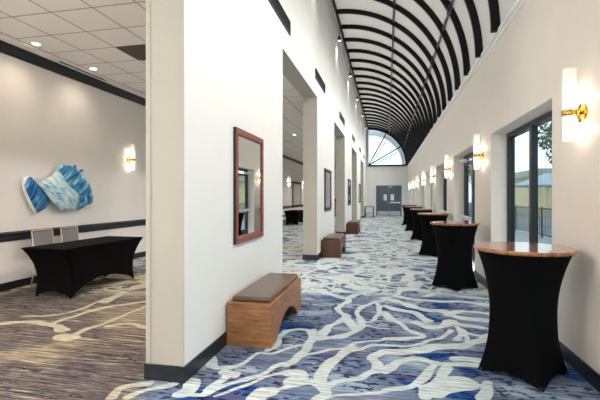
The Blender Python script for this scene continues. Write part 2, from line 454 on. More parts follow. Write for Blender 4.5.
# ---- baseboards
mb = MB()
for a, b in PIER:
    mb.prism([(XL, a), (XL+.014, a-.014), (XL+.014, b+.014), (XL, b)][::-1], 'z', 0, .13)
    mb.prism([(XB, a), (XB-.014, a-.014), (XL+.014, a-.014), (XL, a)], 'z', 0, .13)
    mb.prism([(XB, b), (XB-.014, b+.014), (XL+.014, b+.014), (XL, b)], 'z', 0, .13)
    mb.box(XB-.014, a-.014, 0, XB, b+.014, .13)
tag(mb.build('baseboard_left', NAVYBASE, bevel=.004), 'dark charcoal baseboard around the white corridor piers', 'baseboard', kind='structure')

# ---- ballroom shell
mb = MB(); mb.box(XW-.2, Y0, 0, XW, YE+.2, ZC+.3)
tag(mb.build('wall_far_left', WARMWHITE), 'warm off-white ballroom wall with black chair rail', 'wall', kind='structure')
mb = MB(); mb.box(XW, YE, 0, XB, YE+.2, ZC+.3)
tag(mb.build('wall_ballroom_end', WARMWHITE), 'off-white wall at the far end of the ballroom', 'wall', kind='structure')
mb = MB(); mb.prism([(XW,0),(XW+.016,0),(XW+.016,.11),(XW+.008,.125),(XW,.125)], 'y', Y0, YE)
tag(mb.build('baseboard_far_left', BLACK), 'black baseboard along the ballroom wall', 'baseboard', kind='structure')
mb = MB(); mb.prism([(XW,.78),(XW+.022,.785),(XW+.03,.81),(XW+.024,.86),(XW+.034,.90),(XW+.022,.928),(XW,.932)], 'y', Y0, YE)
tag(mb.build('trim_2', BLACK), 'black chair rail running along the ballroom wall', 'trim', kind='structure')
mb = MB(); mb.prism([(XW,3.77),(XW+.02,3.77),(XW+.03,3.80),(XW+.085,3.87),(XW+.10,3.90),(XW+.10,3.925),(XW,3.925)], 'y', Y0, YE)
tag(mb.build('trim_3', BLACK), 'black crown moulding under the ballroom ceiling', 'trim', kind='structure')

# ceiling of lay-in tiles: board grid as bump lines in the material
def tile_mat():
    m = mat('acoustic_ceiling_tile', rgb(205,200,194), .9)
    nt = m.node_tree; N = nt.nodes; L = nt.links; b = N['Principled BSDF']
    g = N.new('ShaderNodeNewGeometry'); mp = N.new('ShaderNodeMapping')
    mp.inputs['Location'].default_value = (5.0/.635+40, -5.13/.635+40, 0); mp.inputs['Scale'].default_value = (1/.635, 1/.635, 0)
    L.new(g.outputs['Position'], mp.inputs[0])
    sp = N.new('ShaderNodeSeparateXYZ'); L.new(mp.outputs[0], sp.inputs[0])
    outs = []
    for i in (0, 1):
        f = N.new('ShaderNodeMath'); f.operation = 'PINGPONG'; f.inputs[1].default_value = .5; L.new(sp.outputs[i], f.inputs[0]); outs.append(f.outputs[0])
    mn = N.new('ShaderNodeMath'); mn.operation = 'MINIMUM'; L.new(outs[0], mn.inputs[0]); L.new(outs[1], mn.inputs[1])
    mr = N.new('ShaderNodeMapRange'); mr.inputs[1].default_value = .012; mr.inputs[2].default_value = .024; L.new(mn.outputs[0], mr.inputs[0])
    n = N.new('ShaderNodeTexNoise'); n.inputs['Scale'].default_value = 90; L.new(g.outputs['Position'], n.inputs['Vector'])
    mx = N.new('ShaderNodeMix'); mx.data_type = 'RGBA'; L.new(mr.outputs[0], mx.inputs[0])
    mx.inputs[6].default_value = rgb(172,160,152); mx.inputs[7].default_value = rgb(240,236,232)
    L.new(mx.outputs[2], b.inputs['Base Color'])
    bp = N.new('ShaderNodeBump'); bp.inputs['Strength'].default_value = .6; bp.inputs['Distance'].default_value = .006
    L.new(mr.outputs[0], bp.inputs['Height']); L.new(bp.outputs[0], b.inputs['Normal'])
    return m
TILE = tile_mat()
mb = MB(); mb.box(XW, Y0, ZC, XB, YE, ZC+.1)
tag(mb.build('ceiling', TILE), 'ballroom ceiling of square white lay-in tiles', 'ceiling', kind='structure')
mb = MB(); mb.box(XW, Y0, ZC-.025, XW+.30, YE, ZC)
tag(mb.build('trim_4', WARMWHITE), 'plain border strip between ballroom ceiling tiles and crown', 'trim', kind='structure')

# ---- right wall with deep recesses
WIN = [(4.41+3.58*k, 4.41+3.58*k+2.39) for k in range(-2, 8)]
WIN[-1] = (WIN[-1][0], YE-.35)
ZW = 2.48; XG = 1.83
mb = MB(); prev = Y0
for a, b in WIN:
    mb.box(XR, prev, 0, XR+.34, a, ZW); prev = b
mb.box(XR, prev, 0, XR+.34, YE+.2, ZW)
mb.box(XR, Y0, ZW, XR+.34, YE+.2, 3.9)
tag(mb.build('wall_right', WARMPAINT), 'white corridor wall with deep window recesses and sconces', 'wall', kind='structure')
mb = MB(); prev = Y0
for a, b in WIN:
    mb.box(XR-.014, prev, 0, XR, a+.002, .13); mb.box(XR-.002, a-.0, 0, XG-.03, a+.014, .13) ; prev = b
    mb.box(XR-.002, b-.014, 0, XG-.03, b, .13)
mb.box(XR-.014, prev, 0, XR, YE, .13)
tag(mb.build('baseboard_right', NAVYBASE), 'dark charcoal baseboard along the right corridor wall', 'baseboard', kind='structure')
mb = MB(); mb.prism([(XR-.035,3.86),(XR+.02,3.86),(XR+.02,3.93),(XR-.035,3.93)], 'y', Y0, YE); mb.prism([(XR-.015,3.80),(XR,3.80),(XR,3.86),(XR-.015,3.86)], 'y', Y0, YE)
tag(mb.build('trim_5', WHITE), 'white ledge moulding where the vault meets the right wall', 'trim', kind='structure')

# ---- end wall and back wall
VX, VZ, VR = -1.45, 3.9, 3.05
mb = MB(); mb.box(XL-.3, YE, 0, XR+.34, YE+.2, VZ)
mb.box(XL-.3, YE, VZ, VX, YE+.2, 7.15)
n = 24; arc = [(VX+(VR-.12)*math.cos(PI/2*k/n), VZ+(VR-.12)*math.sin(PI/2*k/n)) for k in range(n+1)]
for k in range(n):
    (xa, za), (xb, zb) = arc[k], arc[k+1]
    mb.prism([(xa, za), (XR+.34 , za), (XR+.34, zb), (xb, zb)] , 'y', YE, YE+.2)
tag(mb.build('wall_end', WHITE), 'white end wall with double doors and quarter-round window', 'wall', kind='structure')
mb = MB()
mb.box(XW-.2, Y0-.2, 0, XR+.34, Y0, .5); mb.box(XW-.2, Y0-.2, 3.6, XR+.34, Y0, 7.2)
for x in (XW-.2, -4.2, -2.2, .8): mb.box(x, Y0-.2, .5, x+(.85 if x != -2.2 else .7), Y0, 3.6)  # openings added in this unseen wall to let daylight in
tag(mb.build('wall_back', WHITE), 'wall behind the viewpoint with tall daylight openings', 'wall', kind='structure')

# ---- quarter-round vault
mb = MB(); n = 28; R1 = VR+.005
vs = []
for y in (Y0, YE+.2):
    for r in (R1, R1+.04):
        for k in range(n+1):
            t = PI/2*k/n; vs.append((VX+r*math.cos(t), y, VZ+r*math.sin(t)))
m1 = n+1
fs = []
for k in range(n):
    fs.append((k, k+1, 2*m1+k+1, 2*m1+k)); fs.append((m1+k+1, m1+k, 3*m1+k, 3*m1+k+1))
fs += [(0, 2*m1, 3*m1, m1), (n, m1+n, 3*m1+n, 2*m1+n)]
# a single-skin sheet scatters light properly through a translucent shader
sheet = MB().add(vs[:m1]+vs[2*m1:3*m1], [(k, k+1, m1+k+1, m1+k) for k in range(n)], 0, True)
vault = sheet.build('ceiling_vault', VAULT)
tag(vault, 'quarter-round vaulted ceiling with translucent pale panels and black ribs', 'ceiling', kind='structure')
def arc_bar(r0, r1, w, n=36, a0=0, a1=PI/2):
    vs = []; fs = []
    for k in range(n+1):
        t = a0+(a1-a0)*k/n; c, s_ = math.cos(t), math.sin(t)
        for r, y in ((r0,-w/2),(r1,-w/2),(r1,w/2),(r0,w/2)): vs.append((VX+r*c, y, VZ+r*s_))
    for k in range(n):
        o = 4*k
        for i in range(4): fs.append((o+i, o+(i+1) % 4, o+4+(i+1) % 4, o+4+i))
    fs += [(0,3,2,1), (4*n,4*n+1,4*n+2,4*n+3)]
    return MB().add(vs, fs)
rib = arc_bar(VR-.115, VR+.05, .065).build('rib', RIB, vault)
y = 11.65 - 1.07*13; first = True
while y < YE-.5:
    r = rib if first else rib.copy()
    if not first: COL.objects.link(r); r.parent = vault
    first = False; r.location = (0, y, 0); y += 1.07
for deg in (26.5, 57):
    t = math.radians(deg); r = VR-.055
    p = (VX+r*math.cos(t), VZ+r*math.sin(t)); a = Vector((math.cos(t), math.sin(t))); tn = Vector((-a.y, a.x))
    q = [(p[0]+tn.x*i*.03+a.x*j*.015, p[1]+tn.y*i*.03+a.y*j*.015) for i, j in ((-1,-1),(1,-1),(1,1),(-1,1))]
    MB().prism(q, 'y', Y0, YE).build('purlin', mat('dark_galvanised_steel', rgb(58,55,54), .35, metal=.5), vault)
MB().box(VX-.03, Y0, VZ+VR-.07, VX+.03, YE, VZ+VR+.10).build('edge_beam', RIB, vault)
mb = MB(); mb.box(XL, Y0, 6.98, VX-.03, YE, 7.1); mb.box(XL, Y0, 6.90, XL+.03, YE, 6.98)
tag(mb.build('trim_6', WHITE), 'white cornice between the left wall and the vault', 'trim', kind='structure')

# ---- track lamps added under the lower steel line to brighten the corridor
def make_added_track():
    t = thing('track_lamp', 'x', 'spotlight', group='track lamps under the vault')
    MB().cyl((0,0,.10),(0,0,.0), .01, n=10).build('stem', BLACK, t)
    MB().cyl((0,0,.02),(-.03,0,-.13), .035, .042, n=16).build('lamp_head', BLACK, t)
    ld = bpy.data.lights.new('track_beam', 'SPOT'); ld.energy = ADDED_TRACK_W; ld.spot_size = math.radians(140); ld.spot_blend = 1; ld.color = (1,.985,.955); ld.shadow_soft_size = .12
    l = bpy.data.objects.new('track_beam', ld); COL.objects.link(l); l.parent = t; l.location = (-.035,0,-.16); l.rotation_euler = (0, math.radians(50), 0)
    return t
tk0 = None
ORD = ['behind the viewpoint', 'overhead', 'overhead in front', 'out of frame above the first bench', 'nearest in view', 'second in view', 'third in view', 'fourth in view', 'fifth in view', 'sixth in view', 'seventh in view', 'closest to the fan window']
for i, y in enumerate([-4, -1, 2, 5, 8, 11, 14, 17, 20, 23, 26, 29]):
    t_ = math.radians(26.5); loc = (VX+(VR-.12)*math.cos(t_), y+.0, VZ+(VR-.12)*math.sin(t_)-.11)
    lab = 'small black track lamp under the lower vault line, ' + ORD[i]
    if tk0 is None: tk0 = make_added_track(); tk0.location = loc; tk0['label'] = lab
    else: dup(tk0, None, loc, 0, lab)

# ---- fan window
fan = thing('window_1', 'quarter-round fan window with two radiating black bars above the doors', 'window', (0, YE, 0), kind='structure')
o = arc_bar(VR-.20, VR+.02, .16).build('frame', RIB, fan); o.location = (0, -.08, 0)
MB().box(VX-.02, -.14, VZ-.04, VX+VR-.1, .02, VZ+.07).build('sill_bar', RIB, fan)
MB().box(VX-.02, -.14, VZ, VX+.05, .02, VZ+VR-.1).build('jamb_bar', WHITEMETAL, fan)
for deg in (30.5, 61):
    t = math.radians(deg)
    MB().bar((VX+.03, -.05, VZ+.05), (VX+(VR-.15)*math.cos(t), -.05, VZ+(VR-.15)*math.sin(t)), .06, .08).build('mullion', RIB, fan)
MB().lathe([(0,-.03),(.13,-.03),(.13,.03),(0,.03)], 24, c=(0,0,0)).build('hub', RIB, fan)
h = kids(fan)[-1]; h.rotation_euler = (PI/2, 0, 0); h.location = (VX+.10, -.06, VZ+.08)
pts = [(VX, VZ)] + [(VX+(VR-.12)*math.cos(PI/2*k/24), VZ+(VR-.12)*math.sin(PI/2*k/24)) for k in range(25)]
MB().prism(pts, 'y', .02, .028).build('pane', FANGLASS, fan)
# outside: the white arched canopy beyond the fan window
can = thing('entrance_canopy', 'white arched canopy frame outside the quarter-round window', 'canopy', (0, YE+1.3, 0))
o = arc_bar(VR-.40, VR-.02, 1.0).build('canopy_hoop', mat('pale_blue_grey_stucco', rgb(226,228,228), .7), can)
for deg in (27, 57):
    t = math.radians(deg)
    MB().bar((VX+.1, 0, VZ+.05), (VX+(VR-.5)*math.cos(t), 0, VZ+(VR-.5)*math.sin(t)), .1, .07).build('brace', mat('light_grey_metal', rgb(236,238,240), .5), can)
MB().box(VX-.1, -.8, 0, VX+.15, .8, VZ).build('post', WHITEMETAL, can); MB().box(VX+VR-.6, -.8, 0, VX+VR-.02, .8, VZ).build('post', WHITEMETAL, can)

# ---------------------------------------------------------------- glazed recesses in the right wall
def glazed(idx, a, b, door):
    nm = ('door_%d' if door else 'window_%d') % idx
    where = ['behind the viewpoint', 'beside the viewpoint', 'beside the nearest round table', 'beside the second round table', 'beside the third round table',
             'beside the fourth round table', 'beside the fifth round table', 'beside the sixth round table', 'past the last round table', 'nearest the end wall'][idx-2]
    t = thing(nm, ('dark framed glass exit door in the recess ' if door else 'dark framed two-pane window in the recess ')+where, 'door' if door else 'window', (XG, a, 0), kind='structure')
    w = b-a; f = .06
    mb = MB()
    mb.box(0, 0, 0, .10, f, ZW); mb.box(0, w-f, 0, .10, w, ZW); mb.box(0, f, ZW-.07, .10, w-f, ZW); mb.box(0, f, 0, .10, w-f, .10)
    mb.build('frame', FRAME, t)
    m = w*.54
    MB().box(-.015, m-.045, .1, .06, m+.045, ZW-.07).build('mullion', FRAME, t)
    for u, v in ((f, m-.045), (m+.045, w-f)): MB().box(.05, u, .10, .056, v, ZW-.07).build('pane', GLASS, t)
    if door:
        mb = MB(); mb.box(-.01, w-f-.10, .1, .05, w-f, 2.30); mb.box(-.01, m+.06, .1, .05, m+.14, 2.30); mb.box(-.01, m+.14, 2.22, .05, w-f-.10, 2.30); mb.box(-.01, m+.14, .1, .05, w-f-.10, .32)
        leaf = mb.build('door_leaf', FRAME, t)
        pb = MB(); pb.box(-.13, m+.10, .97, -.06, w-f-.02, 1.06); pb.box(-.06, m+.12, .985, -.008, m+.18, 1.045); pb.box(-.06, w-f-.10, .985, -.008, w-f-.04, 1.045)
        pb.build('push_bar', WHITEMETAL, leaf, bevel=.01)
        MB().box(-.10, w-f-.38, 2.30, -.002, w-f-.04, 2.38).build('door_closer', WHITEMETAL, leaf, bevel=.008)
for i, (a, b) in enumerate(WIN): glazed(i+2, a, b, i in (3, 4, 6))

# ---------------------------------------------------------------- double doors at the end
dd = thing('door_20', 'blue-grey double doors with steel kick plates at corridor end', 'door', (.14, YE, 0), kind='structure')
mb = MB(); mb.box(-.97, -.03, 0, -.91, .0, 2.36); mb.box(.91, -.03, 0, .97, .0, 2.36); mb.box(-.97, -.03, 2.30, .97, 0, 2.36)
mb.build('door_frame', DOORPAINT, dd)
for s_ in (-1, 1):
    x0, x1 = (-.905, -.008) if s_ < 0 else (.008, .905)
    leaf = MB().box(x0, -.05, .01, x1, -.004, 2.295).build('door_leaf', DOORPAINT, dd, bevel=.004)
    MB().box(x0+.03, -.054, .02, x1-.03, -.05, .36).build('kick_plate', STEEL, leaf)
    cx = -.27 if s_ < 0 else .26
    MB().box(cx-.13, -.058, 1.20, cx+.13, -.05, 1.66).build('vision_pane', mat('lit_glass' , rgb(205,200,190) if s_ < 0 else rgb(226,230,232), .15), leaf)
    if s_ > 0:
        pb = MB(); pb.box(x0+.05, -.13, .98, x1-.05, -.08, 1.08); pb.box(x0+.08, -.08, .99, x0+.16, -.05, 1.07); pb.box(x1-.16, -.08, .99, x1-.08, -.05, 1.07)
        pb.build('push_bar', WHITEMETAL, leaf, bevel=.01)
    else:
        MB().cyl((x1-.08, -.10, .95), (x1-.08, -.10, 1.2), .012).build('pull_handle', STEEL, leaf)
MB().box(-.02, -.10, 2.22, .26, -.05, 2.29).build('door_closer', WHITEMETAL, dd)

# ---------------------------------------------------------------- dark linear vents high on the left wall
VENTS = [(-.2, 1.6), (5.0, 6.53), (9.0, 10.4), (13.75, 15.3), (18.9, 20.2), (23.9, 25.0), (28.2, 29.2)]
for i, (a, b) in enumerate(VENTS):
    nth = ['behind the viewpoint, above the near opening', 'above the first opening, partly out of frame', 'above the second mirror and opening edge', 'third along from the near end', 'fourth along from the near end', 'fifth along from the near end', 'last before the end wall'][i]
    t = thing('wall_vent', 'dark linear vent high on the left wall, '+nth, 'vent', (XL, a, 4.20), group='linear vents high on the left wall')
    w = b-a
    mb = MB(); mb.box(0, 0, 0, .02, w, .02); mb.box(0, 0, .21, .02, w, .23); mb.box(0, 0, .02, .02, .02, .21); mb.box(0, w-.02, .02, .02, w, .21); mb.build('frame', BLACK, t)
    mb = MB()
    for k in range(8): mb.box(.002, .02, .032+k*.022, .014, w-.02, .042+k*.022)
    mb.build('louvre', BLACK, t)
    MB().box(.0, .02, .02, .003, w-.02, .21).build('backing', RIB, t)

# ---------------------------------------------------------------- wall wash spotlights under the cornice
def make_spot():
    t = thing('wall_spotlight', 'x', 'spotlight', group='small spotlights under the left cornice')
    MB().cyl((0,0,.40),(0,0,.13), .012).build('stem', BLACK, t)
    MB().lathe([(0,.14),(.035,.14),(.05,.10),(.055,.02),(.05,.0),(.045,.02),(.045,.03)], 20).build('lamp_head', BLACK, t)
    MB().lathe([(0,-.012),(.02,-.010),(.038,.004),(.046,.022)], 20).build('lamp_lens', BULB, t)
    ld = bpy.data.lights.new('spot_beam', 'SPOT'); ld.energy = WASH_W; ld.spot_size = math.radians(95); ld.spot_blend = 1; ld.color = (1,.93,.84); ld.shadow_soft_size = .05
    l = bpy.data.objects.new('spot_beam', ld); COL.objects.link(l); l.parent = t; l.location = (0,0,-.01); l.rotation_euler = (0, math.radians(-6), 0)
    return t
sp0 = None
for i, y in enumerate([-3.6, .5, 4.6, 8.7, 12.95, 16.9, 21.0, 25.4, 29.8]):
    lab = 'small black spotlight under the left cornice, ' + ['behind the viewpoint', 'overhead', 'above the bench nearest', 'just out of frame above', 'largest one in view', 'second in view from the top', 'third in view from the top', 'fourth in view from the top', 'closest to the fan window'][i]
    if sp0 is None: sp0 = make_spot(); sp0.location = (XL+.09, y, 6.55); sp0['label'] = lab
    else: dup(sp0, None, (XL+.09, y, 6.55), 0, lab)

# ---------------------------------------------------------------- sconces
def make_sconce(power=SCONCE_W):
    t = thing('wall_sconce', 'x', 'sconce')
    MB().lathe([(0,0),(.082,0),(.085,.006),(.08,.016),(.05,.022),(.03,.03),(0,.03)], 32, axis='x').build('back_plate', BRASS, t)
    MB().cyl((.02,0,0),(.05,0,0), .012).build('arm', BRASS, t)
    MB().lathe([(.052,-.028),(.058,-.022),(.058,.022),(.052,.028),(.052,-.028)], 32, c=(.10,0,0)).build('ring', BRASS, t)
    MB().lathe([(.049,-.24),(.049,.37)], 32, c=(.10,0,0)).build('glass_shade', SHADEGLASS, t)
    MB().cyl((.10,0,-.13),(.10,0,-.03), .016, n=12).build('bulb', BULB, t); MB().cyl((.10,0,.03),(.10,0,.13), .016, n=12).build('bulb', BULB, t)
    for dz in (-.14, .13):
        ld = bpy.data.lights.new('lamp_light', 'POINT'); ld.energy = power; ld.color = (1,.86,.66); ld.shadow_soft_size = .03
        l = bpy.data.objects.new('lamp_light', ld); COL.objects.link(l); l.parent = t; l.location = (.035, 0, dz)
    return t
sc0 = make_sconce()
near = ['behind the viewpoint on the right wall', 'above the nearest round table', 'above the second round table', 'above the third round table', 'above the fourth round table', 'above the fifth round table', 'above the sixth round table', 'seventh along the right wall', 'farthest on the right wall']
for i in range(9):
    loc = (XR, 3.77+3.56*(i-1), 2.20); lab = 'brass wall sconce with tall frosted glass tube, ' + near[i]
    if i == 0: sc0.location = loc; sc0.rotation_euler = (0,0,PI); sc0['label'] = lab; sc0['group'] = 'sconces along the right wall'
    else: dup(sc0, None, loc, PI, lab)
for y, lab in ((8.36, 'brass sconce glowing on the ballroom wall right of the blue sculpture'), (23.9, 'far ballroom sconce to the left of the tall framed mirror'), (28.3, 'far ballroom sconce to the right of the tall framed mirror'),
               (2.9, 'ballroom sconce left of the blue sculpture, out of view'), (-2.6, 'ballroom sconce behind the viewpoint'), (13.8, 'ballroom sconce hidden behind the nearest pier'), (18.9, 'ballroom sconce before the far covered table')):  # these four unseen sconces are added to brighten the ballroom
    dup(sc0, None, (XW, y, 2.36), 0, lab, 'sconces on the ballroom wall')

# ---------------------------------------------------------------- stretch covers
def spandex_mesh(top, foot, pinch, arch, zt, ns=12, nv=26, floor_z=0.0, waist=.5):
    """top(u): top outline; foot(u): bottom outline; sides between are pulled in to a waist"""
    U = ns; vs = []
    for j in range(nv+1):
        v = j/nv
        for i in range(U):
            u = i/U
            tx, ty = top(u); fx, fy = foot(u)
            # corners stay lowest, the middle of every side lifts
            c = abs(math.sin(2*PI*u*2/1))  # 0 at corners, 1 mid side (4 corners)
            zb = floor_z + arch(u)
            z = zt + (zb-zt)*v
            wx, wy = pinch(u)
            a = max(0, 1-v/waist); b = max(0, (v-waist)/(1-waist))
            a = a**1.9; b = b**2.0
            vs.append((wx+(tx-wx)*a+(fx-wx)*b, wy+(ty-wy)*a+(fy-wy)*b, z))
    fs = []
    for j in range(nv):
        for i in range(U):
            p = j*U+i; q = j*U+(i+1) % U
            fs.append((p, q, q+U, p+U))
    return vs, fs

def make_cocktail():
    t = thing('cocktail_table', 'x', 'table')
    ZT = 1.07
    tm = wood('cherry_strip_wood', rgb(128,68,40), rgb(184,118,76), 3.5, .14, coat=.6, stretch=(9, 1, 1))
    rim = MB().lathe([(0,ZT-.035),(.375,ZT-.035),(.387,ZT-.03),(.39,ZT-.018),(.39,ZT-.006),(.386,ZT),(.382,ZT),(.36,ZT),(0,ZT)], 64)
    rim.build('table_top', tm, t)
    R = .362
    top = lambda u: (R*math.cos(2*PI*u), R*math.sin(2*PI*u))
    def sq(u, r, p):
        a = 2*PI*u; c, s_ = math.cos(a), math.sin(a)
        k = (abs(c)**p+abs(s_)**p)**(-1/p); return (r*k*c, r*k*s_)
    foot = lambda u: sq(u, .37, .92)
    pin = lambda u: sq(u, .268, 1.6)
    arch = lambda u: .05*abs(math.sin(4*PI*u))**.7 if abs(math.sin(4*PI*u)) > 1e-6 else .0
    arch = lambda u: .045*(math.sin(2*PI*u*2)**2)**.6
    vs, fs = spandex_mesh(top, foot, pin, arch, ZT-.036, ns=96, nv=30)
    mb = MB().add(vs, fs, 0, True); mb.build('stretch_cover', SPANDEX, t)
    for k in range(4):
        a = PI/2*k; MB().cyl((.34*math.cos(a), .34*math.sin(a), 0), (.34*math.cos(a), .34*math.sin(a), .02), .022, n=12).build('foot', BLACK, t)
    return t
ct0 = make_cocktail()
CT = [(1.14,3.77,6), (1.10,7.05,-4), (1.16,10.75,3), (1.16,14.4,0), (1.12,18.0,5), (1.12,21.5,0)]
cl = ['nearest the camera on the right', 'second from the camera under the second sconce', 'third from the camera', 'fourth from the camera', 'fifth from the camera', 'farthest from the camera, near the double doors']
for i, (x, y, r) in enumerate(CT):
    lab = 'round wood-topped cocktail table in black stretch cover, ' + cl[i]
    if i == 0: ct0.location = (x, y, 0); ct0.rotation_euler = (0,0,math.radians(r)); ct0['label'] = lab; ct0['group'] = 'cocktail tables along the right wall'
    else: dup(ct0, None, (x, y, 0), math.radians(r), lab)

# long covered tables in the ballroom
def make_long_table():
    t = thing('banquet_table', 'x', 'table')
    HW, HL, ZT = .385, .91, .75
    FX, FY = .315, .74
    def rect(u, hx, hy):
        # 4 corners at u = 0, .25, .5, .75
        cs = [(hx,-hy),(hx,hy),(-hx,hy),(-hx,-hy)]
        k = int(u*4) % 4; f = u*4-int(u*4)
        a, b = cs[k], cs[(k+1) % 4]
        return (a[0]+(b[0]-a[0])*f, a[1]+(b[1]-a[1])*f)
    top = lambda u: rect(u, HW, HL)
    def foot(u):
        x, y = rect(u, FX, FY); s_ = math.sin(4*PI*u)**2
        k = int(u*4) % 4; d = .05 if k in (0, 2) else .02
        if k in (0, 2): x *= 1-d*s_/FX
        else: y *= 1-d*s_/FY
        return (x, y)
    def pin(u):
        x, y = rect(u, FX-.012, FY-.02); s_ = math.sin(4*PI*u)**2
        k = int(u*4) % 4
        if k in (0, 2): x *= 1-.03*s_/FX
        else: y *= 1-.02*s_/FY
        return (x, y)
    def arch(u):
        k = int(u*4) % 4; f = u*4-int(u*4)
        return (.20 if k in (0, 2) else .09)*(1-(2*f-1)**2)**.8
    vs, fs = spandex_mesh(top, foot, pin, arch, ZT-.002, ns=96, nv=24, waist=.62)
    MB().add(vs, fs, 0, True).build('stretch_cover', SPANDEX, t)
    MB().box(-HW, -HL, ZT-.02, HW, HL, ZT).build('covered_top', SPANDEX, t, bevel=.008)
    for sx in (-1, 1):
        for sy in (-1, 1):
            MB().cyl((sx*(FX-.02), sy*(FY-.03), 0), (sx*(FX-.05), sy*(FY-.07), .70), .012, n=12).build('leg', BLACK, t)
    return t
bt = make_long_table(); bt.location = (-4.82, 5.74, 0); bt.rotation_euler = (0,0,math.radians(-.5))
bt['label'] = 'black stretch-covered rectangular table below the blue wall sculpture'; bt['group'] = 'black covered tables in the ballroom'
dup(bt, None, (-4.85, 21.0, 0), 0, 'black covered table seen through the opening, in front of the tall mirror')

# ---------------------------------------------------------------- chairs behind the tables
def make_chair():
    t = thing('banquet_chair', 'x', 'chair')
    # faces +x, origin at floor centre
    mb = MB()
    for s_ in (-1, 1):
        mb.cyl((-.17, s_*.205, .44), (-.235, s_*.205, .93), .013, n=10)
    mb.cyl((-.235, -.205, .93), (-.235, .205, .93), .013, n=10); mb.cyl((-.195, -.205, .62), (-.195, .205, .62), .010, n=10)
    mb.build('back_frame', CHAIRMET, t)
    vs = []
    for x, z in ((-.20,.63),(-.172,.63),(-.207,.91),(-.235,.91)): vs += [(x,-.185,z),(x,.185,z)]
    MB().add(vs, [(0,1,3,2),(2,3,5,4),(4,5,7,6),(6,7,1,0),(0,2,4,6),(1,7,5,3)]).build('backrest', CHAIRFAB, t, bevel=.012)
    MB().box(-.20, -.21, .44, .23, .21, .50).build('seat', CHAIRFAB, t, bevel=.02, segs=3)
    mb = MB(); mb.box(-.19, -.20, .415, .22, .20, .44); mb.build('seat_frame', CHAIRMET, t)
    for sx, ex in ((-.17, -.25), (.20, .225)):
        for s_ in (-1, 1): MB().cyl((sx, s_*.195, .42), (ex, s_*.205, .0), .012, n=10).build('leg', CHAIRMET, t)
    return t
ch = make_chair(); ch.location = (-5.50, 5.72, 0); ch.rotation_euler = (0,0,math.radians(0))
ch['label'] = 'grey upholstered chair with pale metal frame behind the black table, left one'; ch['group'] = 'chairs behind the black table'
dup(ch, None, (-5.50, 6.32, 0), math.radians(3), 'grey upholstered chair with pale metal frame behind the black table, right one')
dup(ch, None, (-5.5, 20.6, 0), 0, 'chair behind the far ballroom table, nearer one', 'chairs behind the far ballroom table')
dup(ch, None, (-5.5, 21.3, 0), 0, 'chair behind the far ballroom table, farther one', 'chairs behind the far ballroom table')

# ---------------------------------------------------------------- benches
def make_bench(woodm, L=1.40, wd=.47):
    t = thing('bench', 'x', 'bench'); H = .43
    # outline of the long side, arch cut out from below
    e = .20; h = .21; n = 18; pts = [(0,0),(0,H),(L,H),(L,0),(L-e,0)]
    for k in range(1, n):
        u = k/n; a = PI*u
        yy = L-e-(L-2*e)*u
        zz = h*(math.sin(a)**.75)
        pts.append((yy, zz))
    pts += [(e,0)]
    mb = MB(); mb.prism([(y, z) for y, z in pts], 'x', 0, wd)
    o = mb.build('bench_body', woodm, t, bevel=.004)
    cu = MB().box(.035, .05, H, wd-.03, L-.04, H+.055).build('cushion', LEATHER, t, bevel=.024, segs=4)
    return t
b1 = make_bench(BENCHWOOD); b1.location = (XL+.016, 3.79, 0)
tag(b1, 'light walnut bench with arched base and taupe leather cushion under the nearest mirror', group='benches along the left wall')
b2 = make_bench(DARKBENCH, 1.35); b2.location = (XL+.016, 9.75, 0)
tag(b2, 'dark wood bench with leather cushion under the second mirror from the camera', group='benches along the left wall')
dup(b2, None, (XL+.016, 16.0, 0), 0, 'dark wood bench farthest down the corridor against the third pier')

# ---------------------------------------------------------------- mirrors
def make_mirror(W, H, fm, sidem, fw=.055, th=.035, name='wall_mirror'):
    t = thing(name, 'x', 'mirror')
    mb = MB()
    mb.box(0, -W/2, 0, th, -W/2+fw, H); mb.box(0, W/2-fw, 0, th, W/2, H); mb.box(0, -W/2+fw, 0, th, W/2-fw, fw); mb.box(0, -W/2+fw, H-fw, th, W/2-fw, H)
    o = mb.build('frame', fm, t, bevel=.006)
    q = .008; mb = MB()
    mb.box(-.0, -W/2-q, -q, th*.8, -W/2, H+q); mb.box(0, W/2, -q, th*.8, W/2+q, H+q); mb.box(0, -W/2, -q, th*.8, W/2, 0); mb.box(0, -W/2, H, th*.8, W/2, H+q)
    mb.build('outer_edge', sidem, t)
    g = .02; a = W/2-fw; mb = MB()
    vs = [(th*.35,-a,fw),(th*.35,a,fw),(th*.35,a,H-fw),(th*.35,-a,H-fw),(th*.55,-a+g,fw+g),(th*.55,a-g,fw+g),(th*.55,a-g,H-fw-g),(th*.55,-a+g,H-fw-g)]
    mb.add(vs, [(4,5,6,7),(0,1,5,4),(1,2,6,5),(2,3,7,6),(3,0,4,7),(3,2,1,0)])
    mb.build('mirror_glass', MIRROR, t)
    return t
m1_ = make_mirror(.96, 1.24, REDFRAME, DARKFRAME); m1_.location = (XL, 4.50, .995); tag(m1_, 'large mirror in a reddish wood frame above the nearest bench')
m2_ = make_mirror(1.15, 1.10, DARKFRAME, DARKFRAME, fw=.06); m2_.location = (XL, 10.9, 1.13); tag(m2_, 'dark framed mirror above the second bench', group='dark framed mirrors')
dup(m2_, None, (XL, 17.3, 1.13), 0, 'dark framed mirror on the third pier above the farthest bench')
dup(m2_, None, (XL, 23.9, 1.13), 0, 'dark framed mirror on the fourth pier, farthest along the corridor')
m3_ = make_mirror(2.6, 1.68, DARKFRAME, DARKFRAME, fw=.13); m3_.location = (XW+.036, 26.2, .80); tag(m3_, 'tall dark framed mirror on the far ballroom wall between two sconces')

